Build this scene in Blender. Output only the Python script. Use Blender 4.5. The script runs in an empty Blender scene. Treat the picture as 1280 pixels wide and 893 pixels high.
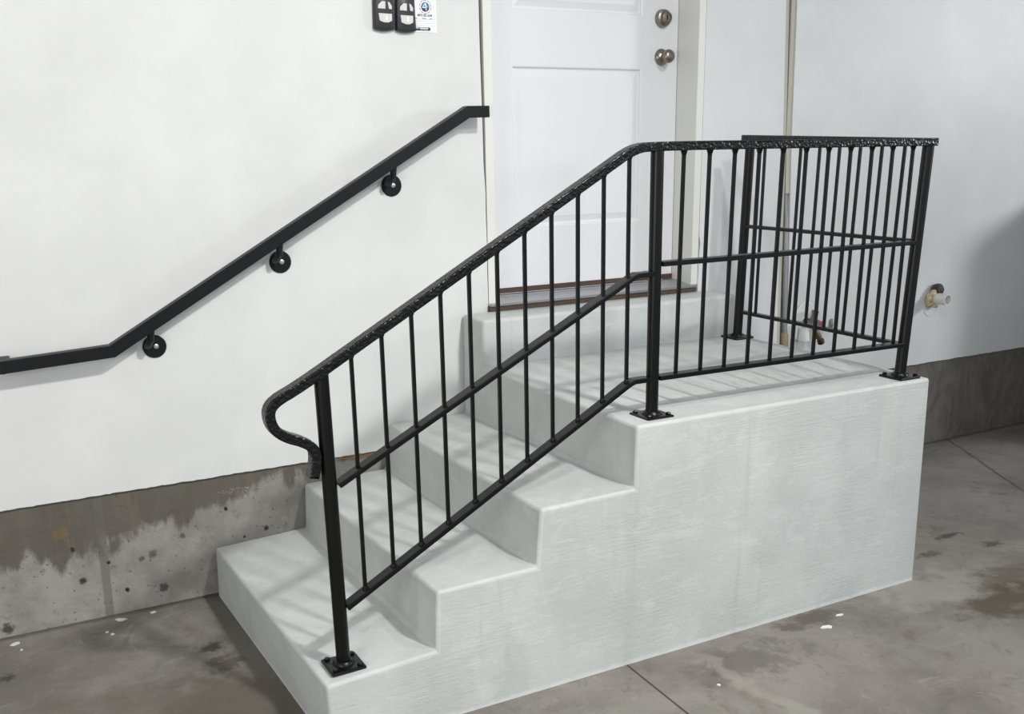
import bpy, bmesh, math, random
from mathutils import Vector, Matrix

S = bpy.context.scene
COL = S.collection
random.seed(7)

# ------------------------------------------------------------------ camera
cam = bpy.data.cameras.new('camera'); co = bpy.data.objects.new('camera', cam); COL.objects.link(co)
Rm = Matrix(((0.877467, 0.146791, -0.456622), (-0.479377, 0.237119, -0.844969), (-0.01576, 0.960327, 0.278432)))
co.matrix_world = Matrix.Translation((-0.6961, -3.6146, 1.5876)) @ Rm.to_4x4()
cam.sensor_fit = 'HORIZONTAL'; cam.sensor_width = 36.0
cam.lens = 1277.95 * 36.0 / 1280.0
cam.shift_y = (553.45 - 446.5) / 1280.0
cam.clip_start = 0.05; cam.clip_end = 100
S.camera = co

# ------------------------------------------------------------------ light
S.view_settings.view_transform = 'Standard'; S.view_settings.look = 'None'
S.view_settings.exposure = 0.13; S.view_settings.gamma = 1.0
S.view_settings.use_curve_mapping = False
w = bpy.data.worlds.new('world'); S.world = w; w.use_nodes = True
w.node_tree.nodes['Background'].inputs[0].default_value = (0.86, 0.93, 1.0, 1)
w.node_tree.nodes['Background'].inputs[1].default_value = 0.62      # daylight through the open garage door

def bulb(name, loc, power, radius, col=(1.0, 0.985, 0.95)):
    l = bpy.data.lights.new(name, 'POINT'); l.energy = power; l.shadow_soft_size = radius; l.color = col
    o = bpy.data.objects.new(name, l); o.location = loc; COL.objects.link(o); return o
def spot(name, loc, target, power, radius, size, col):
    l = bpy.data.lights.new(name, 'SPOT'); l.energy = power; l.shadow_soft_size = radius; l.color = col
    l.spot_size = math.radians(size); l.spot_blend = 1.0
    o = bpy.data.objects.new(name, l); o.location = loc; COL.objects.link(o)
    o.rotation_euler = (Vector(target)-Vector(loc)).to_track_quat('-Z', 'Y').to_euler(); return o
spot('garage_lamp', (1.5, -4.6, 4.4), (-.75, -1.0, -.35), 740, .15, 94, (1.0, .985, .955))
bulb('ceiling_bulb', (1.38, -2.35, 2.65), 42, 0.06)
bulb('left_fill_light', (-2.1, -3.3, 1.5), 92, 0.5, (1.0, .99, .975))  # unseen fill light added low on the left to brighten wall and first riser
spot('far_garage_lamp', (7.4, -3.3, 2.5), (3.9, 0, 1.4), 430, 0.4, 76, (.92, .96, 1.0))

# ------------------------------------------------------------------ materials
def srgb(r, g, b):
    f = lambda c: (c/255/12.92) if c/255 <= .04045 else ((c/255+.055)/1.055)**2.4
    return (f(r), f(g), f(b), 1)

class NT:
    def __init__(s, name, rough=.6, metal=0.0, spec=.5):
        s.m = bpy.data.materials.new(name); s.m.use_nodes = True
        s.t = s.m.node_tree; s.b = s.t.nodes['Principled BSDF']
        s.b.inputs['Roughness'].default_value = rough; s.b.inputs['Metallic'].default_value = metal
        s.b.inputs['Specular IOR Level'].default_value = spec
        g = s.t.nodes.new('ShaderNodeNewGeometry'); s.P = g.outputs['Position']
        s._x = None
    def n(s, ty, ins=(), **kw):
        nd = s.t.nodes.new(ty)
        for k, v in kw.items(): setattr(nd, k, v)
        for k, v in (ins.items() if isinstance(ins, dict) else enumerate(ins)):
            s.put(nd.inputs[k], v)
        return nd
    def put(s, sock, v):
        if isinstance(v, bpy.types.NodeSocket): s.t.links.new(v, sock)
        else: sock.default_value = v
    def m_(s, op, a, b=0.0, c=0.0): return s.n('ShaderNodeMath', (a, b, c), operation=op).outputs[0]
    def xyz(s):
        if not s._x: s._x = s.n('ShaderNodeSeparateXYZ', (s.P,)).outputs
        return s._x
    def noise(s, scale, detail=5, rough=.6, stretch=(1, 1, 1), dist=0.0, off=(0, 0, 0)):
        mp = s.n('ShaderNodeMapping', {'Vector': s.P, 'Scale': stretch, 'Location': off})
        nd = s.n('ShaderNodeTexNoise', {'Vector': mp.outputs[0], 'Scale': scale, 'Detail': detail, 'Roughness': rough, 'Distortion': dist})
        return nd.outputs[0]
    def ramp(s, v, a, b, lo=0.0, hi=1.0):
        nd = s.n('ShaderNodeMapRange', {'Value': v, 'From Min': a, 'From Max': b, 'To Min': lo, 'To Max': hi}, interpolation_type='SMOOTHSTEP'); return nd.outputs[0]
    def mix(s, fac, a, b, mode='MIX'):
        nd = s.n('ShaderNodeMix', data_type='RGBA', blend_type=mode)
        s.put(nd.inputs[0], fac); s.put(nd.inputs[6], a); s.put(nd.inputs[7], b); return nd.outputs[2]
    def blob(s, cx, cy, r, axes=(0, 1), soft=.5, warp=.0, sx=1, sy=1):
        X = s.xyz(); a = s.m_('MULTIPLY', s.m_('SUBTRACT', X[axes[0]], cx), 1/sx); b = s.m_('MULTIPLY', s.m_('SUBTRACT', X[axes[1]], cy), 1/sy)
        d = s.m_('SQRT', s.m_('ADD', s.m_('MULTIPLY', a, a), s.m_('MULTIPLY', b, b)))
        if warp: d = s.m_('ADD', d, s.m_('MULTIPLY', s.m_('SUBTRACT', s.noise(min(1.1/r, 60), 6, .7, off=(cx, cy, 0)), .5), warp))
        return s.ramp(d, r*(1-soft), r*(1+soft), 1, 0)
    def color(s, c): s.put(s.b.inputs['Base Color'], c); return s
    def bump(s, h, strength=.3, dist=.01):
        nd = s.n('ShaderNodeBump', {'Height': h, 'Strength': strength, 'Distance': dist}); s.t.links.new(nd.outputs[0], s.b.inputs['Normal']); return s

def simple(name, c, rough=.5, metal=0.0, spec=.5):
    return NT(name, rough, metal, spec).color(c).m

def mk_wall():
    t = NT('white_drywall_paint', .42, 0, .35)
    a = t.noise(2.2, 6, .6); f = t.ramp(a, .35, .7)
    c = t.mix(f, srgb(212, 213, 213), srgb(220, 221, 221))
    t.color(c)
    t.bump(t.m_('ADD', t.noise(240, 3, .6), t.m_('MULTIPLY', t.noise(12, 4), 1.2)), .12, .003)
    return t.m

def mk_step():
    t = NT('grey_step_paint', .55, 0, .4)
    a = t.noise(3.2, 6, .62); v = t.noise(5, 5, .6, (1, 1, .35))
    c = t.mix(t.ramp(a, .35, .68), srgb(186, 190, 189), srgb(197, 201, 200))
    c = t.mix(t.ramp(v, .52, .72, 0, .55), c, srgb(204, 207, 204))
    g = t.noise(60, 3, .6); c = t.mix(t.ramp(g, .62, .75, 0, .25), c, srgb(214, 216, 213))
    t.color(c)
    X = t.xyz()
    rim = t.m_('ADD', X[2], t.m_('MULTIPLY', t.m_('SUBTRACT', t.noise(22, 5, .7, (1, 1, .6)), .5), .03))
    c = t.mix(t.ramp(rim, .004, .02, .55, 0), c, srgb(224, 226, 224))
    c = t.mix(t.ramp(t.noise(7, 4, .6, (2.2, 2.2, .12), .3, (2, 2, 2)), .56, .70, 0, .5), c, srgb(178, 183, 183))
    c = t.mix(t.ramp(t.noise(14, 6, .7, (.5, .5, 1.3), .8, (1, 6, 2)), .52, .66, 0, .35), c, srgb(210, 213, 213))
    t.color(c)
    broom = t.noise(26, 5, .7, (.22, .22, 5.0), .6)
    t.bump(t.m_('ADD', t.m_('MULTIPLY', broom, t.ramp(t.noise(2.5, 4, .6, off=(5, 5, 1)), .38, .66, .15, 1)), t.m_('MULTIPLY', t.noise(90, 3), .45)), .38, .006)
    return t.m

def mk_floor():
    t = NT('stained_concrete_floor', .62, 0, .3)
    a = t.noise(1.7, 8, .68, dist=.4); b = t.noise(5.5, 8, .7, (1, 1, 1), .8, (3, 1, 0))
    c = t.mix(t.ramp(a, .33, .68), srgb(112, 108, 102), srgb(142, 138, 132))
    c = t.mix(t.ramp(b, .55, .72, 0, .6), c, srgb(97, 91, 83))
    c = t.mix(t.ramp(t.noise(3.1, 9, .74, dist=1.6, off=(7, 2, 0)), .58, .72, 0, .55), c, srgb(166, 161, 154))
    c = t.mix(t.ramp(t.noise(2.3, 7, .7, dist=.6, off=(1, 8, 0)), .60, .74, 0, .55), c, srgb(108, 96, 82))
    c = t.mix(t.ramp(t.noise(70, 4, .7), .30, .40, .35, 0), c, srgb(80, 75, 70))
    c = t.mix(t.ramp(t.noise(13, 8, .75, dist=1.2, off=(2, 5, 0)), .54, .70, 0, .5), c, srgb(92, 87, 80))
    c = t.mix(t.ramp(t.noise(19, 7, .75, (1, .5, 1), 2.0, (9, 5, 0)), .58, .70, 0, .4), c, srgb(164, 160, 154))
    X = t.xyz()
    # damp strip along the foot of the first riser
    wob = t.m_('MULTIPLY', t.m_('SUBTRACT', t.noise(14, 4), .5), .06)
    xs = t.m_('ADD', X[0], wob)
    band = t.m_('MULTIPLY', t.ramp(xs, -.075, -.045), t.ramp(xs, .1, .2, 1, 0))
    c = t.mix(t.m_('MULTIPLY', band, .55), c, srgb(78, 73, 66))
    for (cx, cy, r, col, k, sx, sy) in ((2.44, -1.5, .13, (84, 72, 58), .8, 1.4, .7), (2.62, -1.36, .10, (96, 84, 70), .6, 1.3, .7), (-.12, -.42, .035, (62, 56, 48), .8, 1, 1), (-.10, -.55, .05, (66, 60, 52), .7, 1, 1.2), (-.16, -.85, .16, (86, 78, 68), .6, 1, 1.6),
                                    (-.36, -.75, .2, (98, 90, 80), .5, 1.6, 1), (1.35, -1.38, .11, (92, 88, 82), .6, 1.7, .7), (1.72, -1.27, .07, (84, 76, 68), .7, 2, .6), (2.78, -.98, .03, (64, 58, 52), .8, 2.2, .7), (2.86, -1.13, .03, (64, 58, 52), .7, 1.6, .8), (2.55, -1.08, .03, (80, 74, 66), .7, 2, .7),
                                    (-.73, -.3, .02, (60, 56, 50), .8, 1, 1), (2.3, -1.3, .16, (164, 160, 154), .5, 1.5, .8), (3.05, -.45, .02, (52, 48, 44), .8, 1.5, .8)):
        c = t.mix(t.m_('MULTIPLY', t.blob(cx, cy, r, warp=r*4.2, sx=sx, sy=sy, soft=.45), k), c, srgb(*col))
    # pale trowel swirl left of the joint and the sawn joint itself
    sw = t.m_('ABSOLUTE', t.m_('SUBTRACT', t.m_('ADD', X[0], t.m_('MULTIPLY', t.m_('SUBTRACT', t.noise(4, 5, .6, dist=.6), .5), .35)), 1.24))
    c = t.mix(t.m_('MULTIPLY', t.ramp(sw, .015, .05, .5, 0), t.ramp(X[1], -1.27, -1.32)), c, srgb(158, 154, 147))
    ln = t.m_('ABSOLUTE', t.m_('SUBTRACT', X[0], t.m_('MULTIPLY_ADD', X[1], .043, 1.054)))
    c = t.mix(t.m_('MULTIPLY', t.ramp(ln, .0022, .005, .9, 0), t.ramp(X[1], -1.2, -1.1, 1, 0)), c, srgb(52, 48, 44))
    cr = t.m_('ABSOLUTE', t.m_('ADD', t.m_('SUBTRACT', X[0], t.m_('MULTIPLY_ADD', X[1], .556, 3.983)), t.m_('MULTIPLY', t.m_('SUBTRACT', t.noise(8, 3), .5), .03)))
    c = t.mix(t.m_('MULTIPLY', t.ramp(cr, .004, .012, .6, 0), t.ramp(X[1], -.9, -.7)), c, srgb(50, 47, 43))
    # darker line where the floor meets the wall
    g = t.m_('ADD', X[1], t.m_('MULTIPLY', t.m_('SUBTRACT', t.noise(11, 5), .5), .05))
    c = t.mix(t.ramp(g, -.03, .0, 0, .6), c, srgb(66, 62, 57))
    t.color(c)
    t.bump(t.m_('ADD', t.noise(45, 6, .7), t.m_('MULTIPLY', b, 1.5)), .18, .006)
    return t.m

def mk_stem():
    t = NT('bare_concrete_wall', .8, 0, .2)
    X = t.xyz()
    c = t.mix(t.ramp(t.noise(5, 7, .7), .32, .68), srgb(130, 127, 122), srgb(158, 155, 150))
    c = t.mix(t.ramp(t.noise(16, 6, .7, off=(4, 0, 2)), .58, .72, 0, .6), c, srgb(104, 100, 94))
    # old water stain in the upper part, its lower rim ragged and streaked
    hgt = t.m_('ADD', X[2], t.m_('MULTIPLY', t.m_('SUBTRACT', t.noise(3.3, 7, .65, (1.6, 1, .8), .3), .5), .36))
    hgt = t.m_('ADD', hgt, t.m_('MULTIPLY', t.m_('SUBTRACT', t.noise(22, 3, .5, (1.6, 1, .15)), .5), .10))
    hgt = t.m_('SUBTRACT', hgt, t.m_('MULTIPLY', t.m_('MAXIMUM', t.m_('ADD', X[0], .36), 0), .2))
    st = t.m_('MULTIPLY', t.ramp(hgt, .235, .285), t.ramp(X[0], 2.6, 2.2, .55, .86))
    c = t.mix(st, c, t.mix(t.noise(9, 5, .6, (1, 1, .25)), srgb(76, 72, 64), srgb(98, 94, 86)))
    c = t.mix(t.m_('MULTIPLY', t.ramp(t.noise(30, 3, .6, (1, 1, .12)), .56, .68, 0, .5), st), c, srgb(112, 106, 92))
    right_shade = t.m_('MULTIPLY', t.ramp(X[0], 2.0, 2.4), .75)  # shadow on the right stretch painted into the colour, with its brownish tone
    c = t.mix(right_shade, c, t.mix(t.ramp(t.noise(6, 8, .74, (1.3, 1, .6), .8), .3, .7), srgb(66, 61, 54), srgb(112, 106, 97)))
    for x0, wd in ((-.378, .014), (4.395, .016), (.48, .003), (4.12, .004), (4.2, .003)):
        sm = t.m_('ABSOLUTE', t.m_('SUBTRACT', t.m_('ADD', X[0], t.m_('MULTIPLY', X[2], -.02)), x0))
        c = t.mix(t.ramp(sm, wd*.8, wd*1.3, .65, 0), c, srgb(104, 101, 97))
    vo = t.n('ShaderNodeTexVoronoi', {'Vector': t.P, 'Scale': 34.0}).outputs[0]
    c = t.mix(t.ramp(vo, .10, .16, .6, 0), c, srgb(84, 80, 75))
    for (x, z, r, k) in ((-.187, .066, .016, .75), (-.309, .085, .008, 1), (-.451, .15, .012, .9), (-.36, .2, .006, 1), (.063, .322, .007, 1), (.205, .22, .009, .9), (.12, .20, .006, .9), (-.706, .031, .018, .8), (-.21, .2, .014, .6), (-.47, .27, .008, .9), (-.25, .19, .01, .6), (-.1, .25, .01, .6), (.02, .1, .008, .8)):
        c = t.mix(t.m_('MULTIPLY', t.blob(x, z, r, (0, 2), .4, r*2.6), k), c, srgb(42, 39, 36))
    c = t.mix(t.m_('MULTIPLY', t.blob(-.50, .335, .022, (0, 2), .5, .05, 1.2, .8), .45), c, srgb(126, 100, 62))
    scr = t.noise(70, 2, .5, (.8, 1, 2.2), 2.5)
    c = t.mix(t.m_('MULTIPLY', t.m_('MULTIPLY', t.ramp(scr, .60, .66), t.blob(.13, .385, .055, (0, 2), .3, 0, 1.8, .22)), .75), c, srgb(186, 184, 180))
    t.color(c)
    t.bump(t.m_('ADD', t.noise(40, 6, .75), t.m_('MULTIPLY', vo, .6)), .45, .006)
    return t.m

def mk_hammer():
    t = NT('hammered_black_enamel', .3, 0, .4); t.color(srgb(9, 9, 10))
    v = t.n('ShaderNodeTexVoronoi', {'Vector': t.P, 'Scale': 125.0}, feature='SMOOTH_F1').outputs[0]
    t.bump(v, .6, .005); return t.m

def mk_black():
    t = NT('black_gloss_paint', .34, 0, .3); t.color(srgb(9, 10, 10))
    t.bump(t.noise(60, 3), .08, .004); return t.m

def mk_galv():
    t = NT('galvanised_metal', .42, .55)
    t.color(t.mix(t.noise(9, 5, .6, (1, 1, .3)), srgb(150, 152, 154), srgb(196, 198, 202))); return t.m

M = dict(
    wall=mk_wall(), step=mk_step(), floor=mk_floor(), stem=mk_stem(), hammer=mk_hammer(), black=mk_black(), galv=mk_galv(),
    door=simple('white_door_enamel', srgb(224, 226, 229), .32),
    jamb=simple('off_white_jamb_paint', srgb(222, 222, 217), .45),
    slot=simple('beige_slot_strip', srgb(186, 183, 172), .7),
    ceil=simple('ceiling_white', srgb(220, 220, 218), .8),
    satin=simple('satin_black_rail', srgb(11, 13, 19), .45, 0, .3),
    nickel=simple('satin_nickel', srgb(142, 135, 126), .3, .95),
    alu=simple('mill_aluminium', srgb(178, 178, 182), .36, .85),
    brown=simple('dark_brown_wood', srgb(74, 56, 46), .6),
    screw=simple('zinc_screw', srgb(190, 192, 192), .35, .8),
    remote=simple('charcoal_plastic', srgb(44, 45, 51), .35),
    seam=simple('black_recess', srgb(20, 20, 22), .5),
    button=simple('pale_grey_button', srgb(206, 204, 200), .45),
    mark=simple('white_print', srgb(248, 248, 248), .5),
    card=simple('white_card', srgb(240, 241, 247), .5),
    ink=simple('dark_ink', srgb(36, 38, 52), .5),
    greyink=simple('grey_ink', srgb(128, 130, 140), .5),
    ring=simple('silver_grey_ink', srgb(150, 150, 158), .5),
    teal=simple('teal_ink', srgb(58, 128, 164), .5),
    navy=simple('navy_ink', srgb(26, 34, 84), .5),
    pvc=simple('white_plastic_pipe', srgb(226, 226, 224), .35),
    pvcin=simple('grey_pipe_bore', srgb(150, 150, 150), .6),
    foam=NT('cream_caulk', .8).color(srgb(206, 194, 160)).m,
    rubber=simple('dark_grey_rubber', srgb(58, 54, 54), .6),
    iron=simple('dull_grey_casting', srgb(120, 118, 114), .45, .5),
    handle=simple('grey_valve_handle', srgb(140, 138, 132), .5, .2),
    red=simple('red_tag', srgb(206, 36, 40), .5),
    brass=simple('aged_brass', srgb(118, 98, 66), .4, .7),
    tan=simple('tan_fitting', srgb(176, 158, 130), .6),
    fleck=simple('white_paint_fleck', srgb(226, 226, 220), .6),
    orange=simple('torn_paper_edge', srgb(150, 104, 54), .8),
    cab=simple('dark_grey_cabinet_enamel', srgb(58, 58, 60), .5),
    side=simple('white_side_wall_paint', srgb(206, 206, 204), .6),  # one even off-white for both side walls
)

# ------------------------------------------------------------------ helpers
class MB:
    def __init__(s): s.v = []; s.f = []; s.mi = []; s.cur = 0
    def add(s, vs, fs):
        o = len(s.v); s.v += [tuple(v) for v in vs]; s.f += [tuple(i+o for i in f) for f in fs]; s.mi += [s.cur]*len(fs); return s
    def box(s, x0, x1, y0, y1, z0, z1):
        return s.add([(x, y, z) for x in (x0, x1) for y in (y0, y1) for z in (z0, z1)],
                     [(0, 1, 3, 2), (4, 6, 7, 5), (0, 4, 5, 1), (2, 3, 7, 6), (0, 2, 6, 4), (1, 5, 7, 3)])
    def prism(s, pts, y0, y1):            # polygon in x,z extruded along y
        n = len(pts)
        return s.add([(x, y0, z) for x, z in pts] + [(x, y1, z) for x, z in pts],
                     [tuple(range(n)), tuple(range(2*n-1, n-1, -1))] + [(i, i+n, (i+1) % n+n, (i+1) % n) for i in range(n)])
    def slab(s, pts, z0, z1):             # polygon in x,y extruded along z
        n = len(pts)
        return s.add([(x, y, z0) for x, y in pts] + [(x, y, z1) for x, y in pts],
                     [tuple(range(n-1, -1, -1)), tuple(range(n, 2*n))] + [(i, (i+1) % n, (i+1) % n+n, i+n) for i in range(n)])
    def sweep(s, path, nrm, wn, hp):      # rectangular bar: wn along nrm, hp in the plane of the path, mitred
        P = [Vector(p) for p in path]; N = Vector(nrm).normalized(); rings = []
        for i, p in enumerate(P):
            d0 = (P[i]-P[i-1]).normalized() if i else None; d1 = (P[i+1]-P[i]).normalized() if i < len(P)-1 else None
            if d0 is None: d0 = d1
            if d1 is None: d1 = d0
            u = (N.cross(d0).normalized()+N.cross(d1).normalized()); k = u.length/2; u.normalize(); u = u*(hp/2/max(k, .3))
            n = N*(wn/2)
            rings.append([p+u+n, p+u-n, p-u-n, p-u+n])
        vs = [v for r in rings for v in r]; fs = [(3, 2, 1, 0)]
        for i in range(len(rings)-1):
            a = 4*i; b = a+4
            for k in range(4): fs.append((a+k, a+(k+1) % 4, b+(k+1) % 4, b+k))
        a = 4*(len(rings)-1); fs.append((a, a+1, a+2, a+3))
        return s.add(vs, fs)
    def bar(s, a, b, wx, wy):             # near-vertical square bar
        a, b = Vector(a), Vector(b); vs = []
        for p in (a, b):
            for sx, sy in ((-1, -1), (1, -1), (1, 1), (-1, 1)): vs.append((p.x+sx*wx/2, p.y+sy*wy/2, p.z))
        return s.add(vs, [(3, 2, 1, 0), (4, 5, 6, 7)] + [(i, (i+1) % 4, (i+1) % 4+4, i+4) for i in range(4)])
    def lathe(s, prof, org, axis, n=28):  # prof: (radius, distance along axis)
        A = Vector(axis).normalized(); U = A.orthogonal().normalized(); V = A.cross(U); O = Vector(org); vs = []
        for r, t in prof:
            for k in range(n):
                a = 2*math.pi*k/n; vs.append(O+A*t+U*(r*math.cos(a))+V*(r*math.sin(a)))
        fs = [(i*n+k, i*n+(k+1) % n, (i+1)*n+(k+1) % n, (i+1)*n+k) for i in range(len(prof)-1) for k in range(n)]
        fs += [tuple(range(n-1, -1, -1)), tuple((len(prof)-1)*n+k for k in range(n))]
        return s.add(vs, fs)
    def tube(s, path, r, n=12):
        P = [Vector(p) for p in path]; rings = []; up = None
        for i, p in enumerate(P):
            d = (P[min(i+1, len(P)-1)]-P[max(i-1, 0)]).normalized()
            up = d.orthogonal().normalized() if up is None else (up-d*up.dot(d)).normalized()
            v = d.cross(up); rr = r[i] if isinstance(r, (list, tuple)) else r
            rings.append([p+up*(rr*math.cos(2*math.pi*k/n))+v*(rr*math.sin(2*math.pi*k/n)) for k in range(n)])
        vs = [v for q in rings for v in q]
        fs = [(i*n+k, i*n+(k+1) % n, (i+1)*n+(k+1) % n, (i+1)*n+k) for i in range(len(P)-1) for k in range(n)]
        fs += [tuple(range(n-1, -1, -1)), tuple((len(P)-1)*n+k for k in range(n))]
        return s.add(vs, fs)
    def build(s, name, mats, parent=None, bevel=0, seg=2, smooth=False, angle=.6):
        me = bpy.data.meshes.new(name); me.from_pydata(s.v, [], s.f); me.validate()
        bm = bmesh.new(); bm.from_mesh(me); bmesh.ops.recalc_face_normals(bm, faces=bm.faces); bm.to_mesh(me); bm.free()
        for m in (mats if isinstance(mats, (list, tuple)) else [mats]): me.materials.append(m)
        if len(me.polygons) == len(s.mi):
            for p, i in zip(me.polygons, s.mi): p.material_index = i
        o = bpy.data.objects.new(name, me); COL.objects.link(o)
        if parent:
            o.parent = parent; W = parent; off = Vector((0, 0, 0))
            while W: off += W.location; W = W.parent
            for v in me.vertices: v.co -= off
        if bevel:
            b = o.modifiers.new('bevel', 'BEVEL'); b.width = bevel; b.segments = seg; b.limit_method = 'ANGLE'; b.angle_limit = .6
            b.harden_normals = False
        if smooth:
            for p in me.polygons: p.use_smooth = True
            try: me.set_sharp_from_angle(angle=angle)
            except Exception: pass
        return o

def tag(o, label=None, cat=None, group=None, kind=None):
    if label: o['label'] = label
    if cat: o['category'] = cat
    if group: o['group'] = group
    if kind: o['kind'] = kind
    return o
def empty(name, loc, label, cat, group=None):
    o = bpy.data.objects.new(name, None); o.location = loc; o.empty_display_size = .1; COL.objects.link(o); return tag(o, label, cat, group)
def struct(o, label=None): return tag(o, label, None, None, 'structure')

# ------------------------------------------------------------------ the room
XL, XR, YF, ZC = -2.9, 10.2, -7.0, 4.7
struct(MB().box(XL, XR, YF, .5, -.1, 0).build('floor', M['floor']), 'stained grey concrete garage floor')
struct(MB().box(XL-.1, XR+.1, YF, .3, ZC, ZC+.1).build('ceiling', M['ceil']), 'white garage ceiling')
struct(MB().box(XL-.1, XL, YF, .3, 0, ZC).build('wall_left', M['side']), 'white left side wall')
struct(MB().box(XR, XR+.1, YF, .3, 0, ZC).build('wall_right', M['side']), 'white right side wall')
struct(MB().box(XL, XR, .013, .25, 0, .47).build('wall_base', M['stem']), 'bare water-stained concrete stem wall below the drywall')
ZB = .4542
def jag(x0, x1, n, amp):
    return [(x0+(x1-x0)*i/n, ZB + random.uniform(-amp, amp)*(random.random() < .7)) for i in range(n+1)]
b = MB()
def board(left, right, top, jn):          # left / right: lists (x,z) from the bottom up
    bot = jag(left[0][0], right[0][0], jn, .0016)
    return b.prism([*bot, *right[1:], (right[-1][0], top), (left[-1][0], top), *left[:0:-1]], 0, .0125)
lft_edge = [(1.1595, ZB), (1.159, .95), (1.1605, 1.0), (1.159, 1.1), (1.1603, 1.22), (1.158, 1.34), (1.159, 1.42), (1.1535, 1.52), (1.152, 1.7), (1.149, 1.9), (1.147, 2.1), (1.147, 2.4)]
board([(XL, ZB), (XL, 3.06)], lft_edge, ZC, 300)
board([(2.2085, ZB), (2.2085, .97), (2.2105, 1.1), (2.217, 1.16), (2.2085, 1.2), (2.207, 1.5), (2.207, 2.4)], [(2.706, ZB), (2.694, .704), (2.683, 1.04), (2.663, 1.63), (2.639, 2.176), (2.61, 2.9)], ZC, 30)
board([(2.772, ZB), (2.763, .66), (2.743, 1.04), (2.715, 1.63), (2.703, 2.18), (2.68, 2.9)], [(XR, ZB), (XR, 3.1)], ZC, 260)
b.box(1.147, 2.207, 0, .0125, 3.08, ZC)
wb = struct(b.build('wall_back', M['wall']), 'white painted drywall back wall with the door opening')
bo = MB()
for i in range(9):
    x = .50+.017*i; z = ZB-.004-.006*math.sin(i/8*3.14)
    bo.add([(x, -.0005, z), (x+.018, -.0005, z-.001), (x+.018, -.0005, z-.006), (x, -.0005, z-.005), (x, .005, z), (x+.018, .005, z-.001), (x+.018, .005, z-.006), (x, .005, z-.005)],
           [(0, 1, 2, 3), (7, 6, 5, 4), (0, 4, 5, 1), (1, 5, 6, 2), (2, 6, 7, 3), (3, 7, 4, 0)])
bo.build('torn_paper_edge', M['orange'], wb)['label'] = 'orange-brown torn paper edge of the drywall'
# wall core behind the boards, open at the doorway and at the conduit slot
b = MB(); b.box(XL, 1.155, .0135, .25, .47, ZC).box(2.212, 2.60, .0135, .25, .47, ZC).box(2.80, XR, .0135, .25, .47, ZC).box(2.60, 2.80, .05, .25, .47, ZC).box(1.155, 2.212, .0135, .25, 3.1, ZC).box(1.155, 2.212, .0135, .25, .47, .955)
struct(b.build('trim_1', M['jamb']), 'framing behind the drywall boards')

# ------------------------------------------------------------------ door
YD = .14
b = MB(); X0, X1, Z0, Z1 = 1.2, 2.168, 1.022, 3.05
PX0, PX1 = 1.361, 1.983; rows = [(1.266, 1.893), (2.100, 2.78)]
def q(x0, x1, z0, z1, y=YD): b.add([(x0, y, z0), (x1, y, z0), (x1, y, z1), (x0, y, z1)], [(0, 1, 2, 3)])
q(X0, PX0, Z0, Z1); q(PX1, X1, Z0, Z1); q(PX0, PX1, Z0, rows[0][0]); q(PX0, PX1, rows[0][1], rows[1][0]); q(PX0, PX1, rows[1][1], Z1)
for z0, z1 in rows:
    loops = []
    for ins, y in ((0, YD), (.004, YD+.002), (.008, YD+.011), (.014, YD+.012), (.040, YD+.003), (.046, YD+.003)):
        loops.append([(PX0+ins, y, z0+ins), (PX1-ins, y, z0+ins), (PX1-ins, y, z1-ins), (PX0+ins, y, z1-ins)])
    vs = [v for l in loops for v in l]; fs = []
    for i in range(len(loops)-1):
        for k in range(4): fs.append((4*i+k, 4*i+(k+1) % 4, 4*i+4+(k+1) % 4, 4*i+4+k))
    e = 4*(len(loops)-1); fs.append((e, e+1, e+2, e+3)); b.add(vs, fs)
b.add([(X0, YD, Z0), (X1, YD, Z0), (X1, YD, Z1), (X0, YD, Z1), (X0, YD+.045, Z0), (X1, YD+.045, Z0), (X1, YD+.045, Z1), (X0, YD+.045, Z1)],
      [(7, 6, 5, 4), (0, 4, 5, 1), (1, 5, 6, 2), (2, 6, 7, 3), (3, 7, 4, 0)])
door = struct(b.build('door_1', M['door']), 'white panelled door with nickel lock and knob')
me = door.data
bm = bmesh.new(); bm.from_mesh(me); bmesh.ops.remove_doubles(bm, verts=bm.verts, dist=1e-5); bmesh.ops.recalc_face_normals(bm, faces=bm.faces); bm.to_mesh(me); bm.free()
MB().box(X0, X1, YD-.004, YD+.03, 1.001, 1.0225).build('door_sweep', M['brown'], door)['label'] = 'brown sweep strip under the door'
KX = 2.083
MB().lathe([(.0365, 0), (.037, .004), (.033, .022), (.026, .025), (.024, .0255), (.023, .040), (.016, .042), (.015, .039), (.012, .039)], (KX, YD, 2.094), (0, -1, 0), 36).build('deadbolt', M['nickel'], door, smooth=True)['label'] = 'round satin nickel deadbolt'
dl = bpy.data.objects['deadbolt']
MB().box(KX-.0025, KX+.0025, YD-.0405, YD-.0385, 2.084, 2.104).build('keyhole', M['seam'], dl)
MB().lathe([(.034, 0), (.034, .004), (.031, .010), (.022, .016), (.014, .020), (.012, .028), (.014, .034), (.022, .040), (.027, .049), (.0275, .056), (.024, .064), (.016, .069), (.004, .071)], (KX, YD, 1.941), (0, -1, 0), 40).build('door_knob', M['nickel'], door, smooth=True)['label'] = 'round satin nickel door knob'
b = MB()
b.box(1.163, 1.1985, -.001, .19, .985, 3.085).box(2.1705, 2.2055, -.001, .19, .985, 3.085).box(1.163, 2.2055, -.001, .19, 3.052, 3.085)
b.box(1.1985, 1.212, YD+.047, .19, .99, 3.05).box(2.157, 2.1705, YD+.047, .19, .99, 3.05)
struct(b.build('trim_2', M['jamb'], bevel=.0015), 'off-white door jamb')
th = empty('door_threshold', (1.67, .06, .957), 'metal door threshold with a brown wooden edge under the white door', 'threshold')
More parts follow.
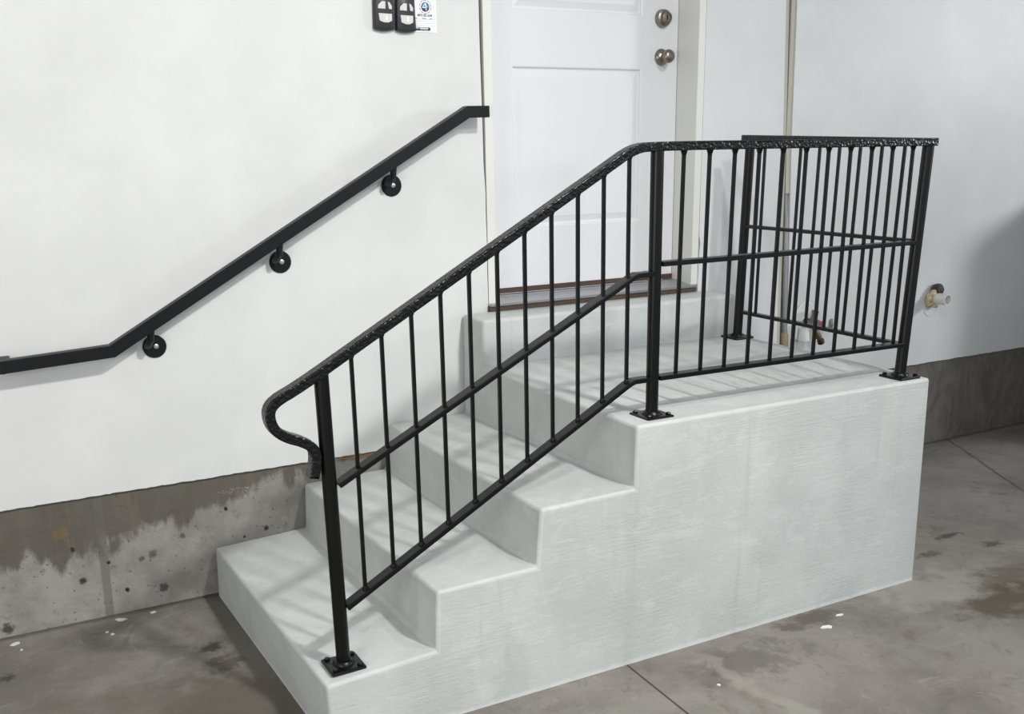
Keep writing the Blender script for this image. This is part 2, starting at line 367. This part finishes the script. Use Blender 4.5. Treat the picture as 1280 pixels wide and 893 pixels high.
MB().box(1.1575, 2.179, -.026, .19, .9575, .978).build('wood_base', M['brown'], th)['label'] = 'dark brown wooden base'
b = MB(); prof = [(-.034, .9785), (-.036, .983), (-.032, .9875), (-.024, .988), (-.020, .9855), (.09, .9965), (.10, .9995), (.135, .9995), (.135, .9785)]
n = len(prof); b.add([(1.1585, y, z) for y, z in prof]+[(2.178, y, z) for y, z in prof], [tuple(range(n)), tuple(range(2*n-1, n-1, -1))]+[(i, i+n, (i+1) % n+n, (i+1) % n) for i in range(n)])
b.build('metal_sill', M['alu'], th)

b = MB()
Lz = [(.66, 2.696), (1.04, 2.683), (1.63, 2.663), (2.176, 2.639), (2.9, 2.61)]; Rz = [(1.36, 2.729), (1.63, 2.715), (2.18, 2.703), (2.9, 2.68)]
b.prism([(x-.002, z) for z, x in Lz]+[(x+.021, z) for z, x in Lz[::-1]], .004, .03)
b.prism([(x-.027, z) for z, x in Rz]+[(x+.002, z) for z, x in Rz[::-1]], .005, .03)
struct(b.build('trim_3', M['slot']), 'beige strips in the vertical slot between two drywall boards')
# conduit in the slot of the wall
cd = empty('conduit', (2.757, .016, .66), 'grey metal conduit in the vertical slot of the white wall', 'conduit')
MB().tube([(2.757, .016, .70), (2.736, .016, 1.04), (2.727, .017, 1.25), (2.715, .036, 1.5)], .0125, 14).build('pipe', M['galv'], cd, smooth=True)
MB().tube([(2.760, .016, .645), (2.757, .016, .70), (2.756, .016, .712)], [.019, .019, .0165], 14).build('coupling', M['tan'], cd, smooth=True)['label'] = 'tan coupling'

# ------------------------------------------------------------------ concrete steps
Fr = [(.030, -.02), (.023, .202), (.349, .220), (.357, .402), (.679, .404), (.692, .583), (1.022, .585), (1.026, .783), (2.287, .777), (2.306, -.02)]
Bk = [(-.001, -.02), (.007, .187), (.349, .202), (.358, .375), (.683, .381), (.712, .559), (1.037, .560), (1.039, .780), (2.287, .780), (2.301, -.02)]
WF, WB = -1.2145, -.0065
b = MB(); NS = 10; vs = []; fs = []; n = len(Fr)
for j in range(NS+1):
    t = j/NS
    for (fx, fz), (bx, bz) in zip(Fr, Bk): vs.append((fx+(bx-fx)*t, WF+(WB-WF)*t, fz+(bz-fz)*t))
for j in range(NS):
    for i in range(n): fs.append((j*n+i, j*n+(i+1) % n, (j+1)*n+(i+1) % n, (j+1)*n+i))
fs += [tuple(range(n)), tuple(NS*n+i for i in range(n-1, -1, -1))]
b.add(vs, fs)
steps = b.build('concrete_steps', M['step'], bevel=.011, seg=3, smooth=True, angle=.9)
tag(steps, 'light grey painted concrete steps and landing under the white door', 'steps')
ds = MB().box(1.040, 2.275, -.186, -.0065, .74, .9565).build('door_step', M['step'], steps, bevel=.014, seg=3, smooth=True, angle=.9)
ds['label'] = 'narrow upper step at the door sill'

# ------------------------------------------------------------------ stair railing
YP = -1.134
rail = empty('stair_railing', (1.135, YP, .78), 'black iron stair railing with scroll end and thin balusters on the steps', 'railing')
P1b, P1t = Vector((.101, YP, .208)), Vector((.093, YP, 1.035))
P2b, P2t = Vector((1.136, YP, .78)), Vector((1.135, YP, 1.572))
P3b, P3t = Vector((2.205, -1.150, .778)), Vector((2.262, YP, 1.572))
P4b, P4t = Vector((2.236, -.247, .78)), Vector((2.256, -.250, 1.590))
PW = .0388
for k, (a, c) in enumerate(((P1b, P1t), (P2b, P2t), (P3b, P3t), (P4b, P4t))):
    p = MB().tube([a+Vector((0, 0, .004)), c], PW/2, 28).build('post', M['black'], rail, smooth=True)
    pl = MB().box(a.x-.05, a.x+.05, a.y-.05, a.y+.05, a.z-.002, a.z+.0085).build('base_plate', M['black'], p, bevel=.004)
    wd = MB().lathe([(.031, .008), (.030, .012), (.024, .018)], a, (0, 0, 1), 12).build('weld_collar', M['black'], p, smooth=True)
    for sx, sy in ((-1, -1), (1, -1), (1, 1), (-1, 1)):
        MB().lathe([(.0085, .008), (.0085, .013), (.006, .016)], a+Vector((sx*.036, sy*.036, 0)), (0, 0, 1), 6).build('bolt', M['black'], p)

def smooth_path(pts, it=2):
    P = [Vector(p) for p in pts]
    for _ in range(it):
        Q = [P[0]]
        for a, c in zip(P, P[1:]): Q += [a*.75+c*.25, a*.25+c*.75]
        Q.append(P[-1]); P = Q
    return P
sl = lambda x: 1.090 + .5555*(x-.175)
def V(x, z, y=YP): return Vector((x, y, z))
scroll = smooth_path([V(.052, .766), V(.063, .815), V(.060, .846), V(.028, .869), V(-.014, .886), V(-.044, .912), V(-.053, .955), V(-.034, .982), V(.03, sl(.03)), V(.2, sl(.2))], 2)
bend = smooth_path([V(.95, sl(.95)), V(1.05, 1.577), V(1.12, 1.5805), V(1.25, 1.5815)], 2)
top = MB().sweep(scroll + bend + [V(2.288, 1.5795)], (0, 1, 0), .040, .026)
top.sweep([(2.266, YP+.021, 1.580), (2.258, -.212, 1.6045)], (1, 0, 0), .040, .026)
tr = top.build('top_rail', M['hammer'], rail, bevel=.004, smooth=True, angle=.7)
tr['label'] = 'hammered black top rail with scroll end'
lo = lambda x: .416 + .5535*(x-.18)
mi = lambda x: .736 + .511*(x-.12)
def flat(pts, nm):
    return MB().sweep(pts, (0, 1, 0), .038, .0145).build(nm, M['black'], rail, bevel=.002)
flat([V(.118, mi(.118)), *smooth_path([V(1.0, mi(1.0)), V(1.06, mi(1.06)+.002), V(1.085, 1.2175), V(1.118, 1.219)], 1)], 'middle_rail')
flat([V(.118, lo(.118)), *smooth_path([V(1.0, lo(1.0)), V(1.055, lo(1.055)), V(1.08, .9), V(1.118, .9)], 1)], 'bottom_rail')
flat([V(1.153, 1.2455), V(2.226, 1.2475)], 'middle_rail')
flat([V(1.153, .9), V(2.200, .896, -1.144)], 'bottom_rail')
for z0, z1, nm in ((1.251, 1.251, 'middle_rail'), (.893, .893, 'bottom_rail')):
    fx = (z0-.78)/.81; xa = P4b.x+(P4t.x-P4b.x)*fx; xb = P3b.x+(P3t.x-P3b.x)*fx
    MB().sweep([(xa, -.266, z0), (xb, YP+.014, z1)], (1, 0, 0), .026, .0135).build(nm, M['black'], rail, bevel=.002)
BW = .0102
bx = [.177+.0862*i for i in range(11)]
for x in bx:
    MB().bar((x, YP, lo(x)-.002), (x-.001, YP, min(sl(x), 1.577)-.004), BW, BW).lathe([(.0095, 0), (.007, .010)], (x, YP, lo(x)+.006), (0, 0, 1), 8).lathe([(.0095, 0), (.007, -.010)], (x, YP, min(sl(x), 1.577)-.012), (0, 0, 1), 8).build('baluster', M['black'], rail, bevel=.0015)
for i in range(11):
    xt = 1.135+.0958*(i+1); xb = 1.1275+.0958*(i+1)-.0006*i
    MB().bar((xb, YP, .902), (xt, YP, 1.574), BW, BW).lathe([(.0115, 0), (.006, -.018)], (xt, YP, 1.570), (0, 0, 1), 8).build('baluster', M['black'], rail, bevel=.0015)
for i in range(8):
    y = -.338-.0995*i; f = (y+.25)/(-.884); xt = 2.257+.008*f; xb = 2.238-.022*f
    MB().bar((xb, y-.016, .890), (xt, y, 1.58), BW, BW).build('baluster', M['black'], rail, bevel=.0015)

# ------------------------------------------------------------------ wall handrail
hr = empty('wall_handrail', (-.27, -.07, .962), 'black square handrail on round brackets on the white wall', 'handrail')
HY, HW, HH = -.075, .038, .041
rl = MB().sweep([(-.593, HY, .947), (-.272, HY, .963), (1.050, HY, 1.7115), (1.136, HY, 1.7125)], (0, 1, 0), HW, HH)
rl.box(-.612, -.573, HY+.0195, -.0005, .9265, .9675)
rl.box(-.612, -.592, HY-.019, HY+.019, .9255, .9675)
rl.build('rail', M['satin'], hr, bevel=.002)
for x, z in ((-.125, .950), (.333, 1.206), (.770, 1.456)):
    zr = .963+(x+.272)*.5662
    br = MB().lathe([(.0395, 0), (.0395, .003), (.036, .007), (.010, .008)], (x, -.0003, z), (0, -1, 0), 36).build('bracket', M['satin'], hr, smooth=True, angle=.5)
    ar = MB()
    ar.tube([(x-.020, -.005, z+.010), (x-.026, -.024, z+.006), (x-.026, -.055, z+.014), (x-.022, HY, z+.034), (x-.016, HY, zr-.019)], [.010, .0105, .011, .0115, .012]*1, 14)
    ar.build('arm', M['satin'], br, smooth=True)
    MB().lathe([(.0085, 0), (.0085, .002), (.005, .004)], (x+.004, -.008, z+.001), (0, -1, 0), 14).build('screw', M['screw'], br, smooth=True)['label'] = 'silver screw head'

# ------------------------------------------------------------------ garage remotes and card
def remote(x0, x1, zb, label):
    r = empty('garage_remote', ((x0+x1)/2, 0, zb), label, 'remote control')
    wd = x1-x0; xc = (x0+x1)/2; zt = zb+.165
    def outline(ins):
        pts = []
        for i in range(9): a = -1+2*i/8; pts.append((xc+a*(wd/2-ins), zb+ins+.008*a*a))
        for i in range(9): a = 1-2*i/8; pts.append((xc+a*(wd/2-ins-.004), zt-ins-.018*a*a))
        return pts
    b = MB(); lay = [(0, -.001), (0, -.014), (.003, -.019), (.010, -.022)]; vs = []; n = 18
    for ins, y in lay: vs += [(x, y, z) for x, z in outline(ins)]
    fs = [tuple(range(n))] + [(i*n+k, i*n+(k+1) % n, (i+1)*n+(k+1) % n, (i+1)*n+k) for i in range(3) for k in range(n)] + [tuple(3*n+k for k in range(n))]
    b.add(vs, fs); b.build('case', M['remote'], r, smooth=True)
    def key(pts, nm):
        cx = sum(p[0] for p in pts)/len(pts); cz = sum(p[1] for p in pts)/len(pts)
        P = [(x0+px*wd, zb+pz) for px, pz in pts]; cx = x0+cx*wd; cz = zb+cz
        k = MB().prism(P, -.0255, -.021).build(nm, M['button'], r, bevel=.001)
        MB().prism([(cx+(x-cx)*1.12, cz+(z-cz)*1.14) for x, z in P], -.0225, -.0205).build('button_surround', M['seam'], k)
        return k
    k = key([(.18, .0575), (.81, .0565), (.80, .034), (.63, .0275), (.43, .0275), (.22, .033)], 'large_button')
    MB().prism([(x0+0.520*wd, zb+.052), (x0+0.570*wd, zb+.052), (x0+0.570*wd, zb+.041), (x0+0.610*wd, zb+.041), (x0+0.545*wd, zb+.0335), (x0+0.480*wd, zb+.041), (x0+0.520*wd, zb+.041)], -.0262, -.0254).build('arrow_mark', M['mark'], k)
    key([(.16, .0725), (.18, .085), (.37, .0975), (.52, .096), (.51, .072)], 'upper_button')
    key([(.63, .0960), (.72, .094), (.82, .083), (.81, .0705), (.67, .0725)], 'small_button')
    return r
remote(.729, .8085, 1.984, 'left charcoal garage remote with pale buttons on the white wall')
remote(.8115, .8885, 1.981, 'right charcoal garage remote with pale buttons next to the white card')

cardr = empty('service_card', (.93, 0, 1.99), 'white paper card with round blue emblem and ruled lines beside the remotes', 'card')
MB().box(.884, .9745, -.0018, -.0003, 1.987, 2.115).build('paper', M['card'], cardr)
ex, ez = .932, 2.072
em = MB()
for k in range(10):
    a0 = 2*math.pi*k/10+.08; a1 = a0+.5; pts = []
    for r_, aa in ((.0235, a0), (.0235, (a0+a1)/2), (.0235, a1), (.0205, a1), (.0205, (a0+a1)/2), (.0205, a0)): pts.append((ex+r_*math.cos(aa), ez+r_*math.sin(aa)))
    em.prism(pts, -.0022, -.0017)
em = em.build('emblem_ring', M['ring'], cardr)
d1 = [(ex+.0162*math.cos(math.pi*(-.08+1.06*i/18)), ez+.0162*math.sin(math.pi*(-.08+1.06*i/18))) for i in range(19)]
MB().prism(d1, -.0023, -.0017).build('emblem_upper', M['teal'], cardr)
d2 = [(ex+.0162*math.cos(math.pi*(.98+.94*i/18)), ez+.0162*math.sin(math.pi*(.98+.94*i/18))) for i in range(19)]
MB().prism(d2, -.0023, -.0017).build('emblem_lower', M['navy'], cardr)
A = MB()
A.prism([(ex-.013, ez-.003), (ex-.010, ez-.003), (ex+.002, ez+.013), (ex-.001, ez+.013)], -.0027, -.0022)
A.prism([(ex-.001, ez+.013), (ex+.003, ez+.013), (ex+.005, ez-.012), (ex+.002, ez-.012)], -.0027, -.0022)
A.prism([(ex-.011, ez-.004), (ex+.004, ez-.004), (ex+.004, ez-.001), (ex-.010, ez-.001)], -.0027, -.0022)
A.prism([(ex+.005, ez+.001), (ex+.0075, ez+.003), (ex+.0065, ez-.003)], -.0027, -.0022)
A.build('emblem_letter', M['mark'], cardr)
def text_mesh(s, name, x, z, h, mat, parent, width):
    cu = bpy.data.curves.new(name, 'FONT'); cu.body = s; cu.size = 1; cu.extrude = .02; cu.offset = .025
    t = bpy.data.objects.new('tmp', cu); COL.objects.link(t); dg = bpy.context.evaluated_depsgraph_get()
    me = bpy.data.meshes.new_from_object(t.evaluated_get(dg)); bpy.data.objects.remove(t)
    xs = [v.co.x for v in me.vertices]; ys = [v.co.y for v in me.vertices]; kx = width/(max(xs)-min(xs)); kz = h/(max(ys)-min(ys)); x_ = min(xs); y_ = min(ys)
    off = parent.matrix_world.translation if False else parent.location
    for v in me.vertices: v.co = Vector((x+(v.co.x-x_)*kx, -.0019-v.co.z*.01, z+(v.co.y-y_)*kz))-off
    me.materials.clear(); me.materials.append(mat)
    o = bpy.data.objects.new(name, me); COL.objects.link(o); o.parent = parent; return o
text_mesh('BMTE SES LANR', 'printed_heading', .901, 2.0395, .0085, M['ink'], cardr, .0575)
ln = MB()
for k, z in enumerate((2.030, 2.0235, 2.0165, 2.0095)): ln.box(.888, .970, -.0021, -.0017, z, z+.0007)
for x0, x1 in ((.889, .899), (.918, .935), (.948, .957)): ln.box(x0, x1, -.0021, -.0017, 2.0318, 2.0345)
ln.build('ruled_lines', M['greyink'], cardr)
MB().prism([(.886, 1.992), (.945, 1.992), (.949, 1.9945), (.950, 1.998), (.949, 2.0015), (.945, 2.004), (.886, 2.004)], -.0023, -.0017).build('black_label', M['ink'], cardr)
ml = MB().box(.891, .904, -.0026, -.0022, 1.9995, 2.002).box(.907, .941, -.0026, -.0022, 1.9995, 2.002).box(.909, .94, -.0026, -.0022, 1.9955, 1.9968)
ml.build('label_print', M['mark'], cardr)

# ------------------------------------------------------------------ pipe stub and valve
ps = empty('drain_pipe_stub', (3.735, 0, .80), 'white plastic pipe stub with cream caulk sticking out of the right wall', 'pipe')
px, pz = 3.735, .800
pb = MB().lathe([(.0285, .0), (.0285, .105), (.0235, .105), (.0230, .03)], (px, .0, pz), (.04, -1, 0), 32).build('pipe', M['pvc'], ps, smooth=True)
MB().lathe([(.0228, .050), (.0226, .052)], (px, .0, pz), (.04, -1, 0), 28).build('bore', M['pvcin'], pb)
fo = MB()
for k in range(16):
    a = 2*math.pi*k/16; r_ = .037+random.uniform(-.006, .006)
    if 20 < math.degrees(a) < 100: continue
    c = Vector((px+r_*math.cos(a), -.012-random.random()*.02, pz+r_*math.sin(a)))
    fo.lathe([(.004, -.016), (.011, -.012), (.0145, -.002), (.012, .010), (.004, .016)], c, (random.uniform(-.5, .5), -1, random.uniform(-.5, .5)), 9)
fo.build('caulk_collar', M['foam'], ps, smooth=True, angle=3)['label'] = 'lumpy cream caulk collar'
MB().lathe([(.012, 0), (.030, .004), (.034, .020), (.030, .040), (.012, .052)], (px+.012, -.004, pz+.038), (.25, -1, .15), 10).build('rubber_boot', M['rubber'], ps, smooth=True)['label'] = 'dark torn rubber boot'
MB().lathe([(.05, 0), (.05, .0016), (.046, .003), (.044, .0012)], (px+.006, -.0002, pz-.048), (0, -1, 0), 32).build('caulk_smear', M['wall'], ps, smooth=True)

vl = empty('shutoff_valve', (2.86, 0, .765), 'grey and brass shutoff valve on a white arched plate behind the railing', 'valve')
arch = [(2.80, .675), (2.925, .675), (2.925, .79)] + [(2.8625+.0625*math.cos(a*math.pi/10), .79+.0625*math.sin(a*math.pi/10)) for a in range(1, 10)] + [(2.80, .79)]
MB().prism(arch, -.009, -.0005).build('wall_plate', M['pvc'], vl, bevel=.003)['label'] = 'white arched wall plate'
MB().lathe([(.024, .008), (.024, .03), (.018, .034), (.018, .062), (.022, .064), (.022, .080)], (2.862, 0, .752), (.15, -1, 0), 20).build('valve_body', M['iron'], vl, smooth=True)
MB().lathe([(.013, -.006), (.013, .045), (.017, .046), (.017, .062)], (2.866, -.046, .755), (.25, -.1, 1), 8).build('bonnet', M['iron'], vl)
MB().lathe([(.014, .0), (.014, .055)], (2.870, -.05, .748), (1, -.45, -.08), 14).build('stem', M['iron'], vl, smooth=True)
MB().lathe([(.0175, .030), (.0175, .044)], (2.870, -.05, .748), (1, -.45, -.08), 18).build('red_collar', M['red'], vl, smooth=True)['label'] = 'red collar'
hp = []
for k in range(24):
    a = 2*math.pi*k/24; r_ = .031+.004*math.cos(6*a); hp.append((r_*math.cos(a), r_*math.sin(a)))
hb = MB(); ax = Vector((1, -.75, -.05)).normalized(); uu = ax.orthogonal().normalized(); vv = ax.cross(uu); O = Vector((2.942, -.085, .742))
hb.add([O+uu*x+vv*y for x, y in hp]+[O+ax*.014+uu*x+vv*y for x, y in hp], [tuple(range(23, -1, -1)), tuple(range(24, 48))]+[(i, (i+1) % 24, (i+1) % 24+24, i+24) for i in range(24)])
hb.build('hand_wheel', M['handle'], vl, bevel=.003)
MB().tube([(2.872, -.06, .738), (2.880, -.065, .712), (2.892, -.07, .690), (2.902, -.074, .672)], [.012, .016, .015, .011], 12).build('brass_outlet', M['brass'], vl, smooth=True)['label'] = 'brass outlet'
MB().lathe([(.013, -.006), (.017, 0), (.017, .016), (.010, .022)], (2.902, -.074, .674), (.45, -.1, -1), 12).build('black_cap', M['seam'], vl, smooth=True)['label'] = 'black cap'
MB().lathe([(.024, 0), (.027, .05), (.029, .055), (.029, .062)], (2.835, -.034, .735), (0, 0, -1), 20).build('white_sleeve', M['pvc'], vl, smooth=True)['label'] = 'white plastic sleeve'

# ------------------------------------------------------------------ paint flecks on the floor
def fleck(x, y, r, lab, sx=1.0, rot=0):
    pts = []
    for k in range(11):
        a = 2*math.pi*k/11; rr = r*random.uniform(.65, 1.15); u, v = rr*math.cos(a)*sx, rr*math.sin(a)
        pts.append((x+u*math.cos(rot)-v*math.sin(rot), y+u*math.sin(rot)+v*math.cos(rot)))
    tag(MB().slab(pts, .0, .0022).build('paint_fleck', M['fleck']), lab, 'paint fleck', 'white paint flecks on the concrete floor')
fleck(-.350, -.045, .013, 'largest white paint fleck at the foot of the left concrete wall', 1.5, -.3)
fleck(-.240, -.042, .008, 'white paint fleck on the floor by the concrete wall, nearest the first step', 1.5, .2)
fleck(-.408, -.125, .006, 'left fleck of the close pair of white flecks on the left floor')
fleck(-.393, -.150, .007, 'right fleck of the close pair of white flecks on the left floor')
fleck(-.692, -.058, .012, 'white paint fleck on the floor nearest the left edge of the photo', 1.3, .4)
fleck(-.676, -.116, .005, 'tiny white fleck beside the leftmost paint fleck on the floor')
fleck(1.738, -1.340, .013, 'teardrop white fleck on the floor in front of the landing', 1.9, -.35)
fleck(1.842, -1.296, .007, 'thin white flake on the floor near the teardrop fleck', 2.6, -.2)
fleck(1.17, -1.46, .006, 'small white fleck on the floor right of the sawn joint')

# ------------------------------------------------------------------ unseen stand-in cabinet, added to cast the shadow on the right wall
cb = empty('shadow_cabinet', (5.15, -.35, 0), 'unseen dark grey stand-in cabinet added right of the steps to cast a shadow', 'cabinet')
MB().box(4.70, 5.6, -.70, -.003, .06, 1.36).build('body', M['cab'], cb, bevel=.012)
for x0, x1, hx in ((4.705, 5.145, 5.105), (5.155, 5.595, 5.195)):
    d = MB().box(x0, x1, -.722, -.702, .08, 1.35).build('door', M['cab'], cb, bevel=.004)
    MB().box(hx-.008, hx+.008, -.752, -.720, .75, .92).build('handle', M['nickel'], d, bevel=.003)
MB().box(4.74, 5.57, -.66, -.04, 0, .06).build('plinth', M['seam'], cb)
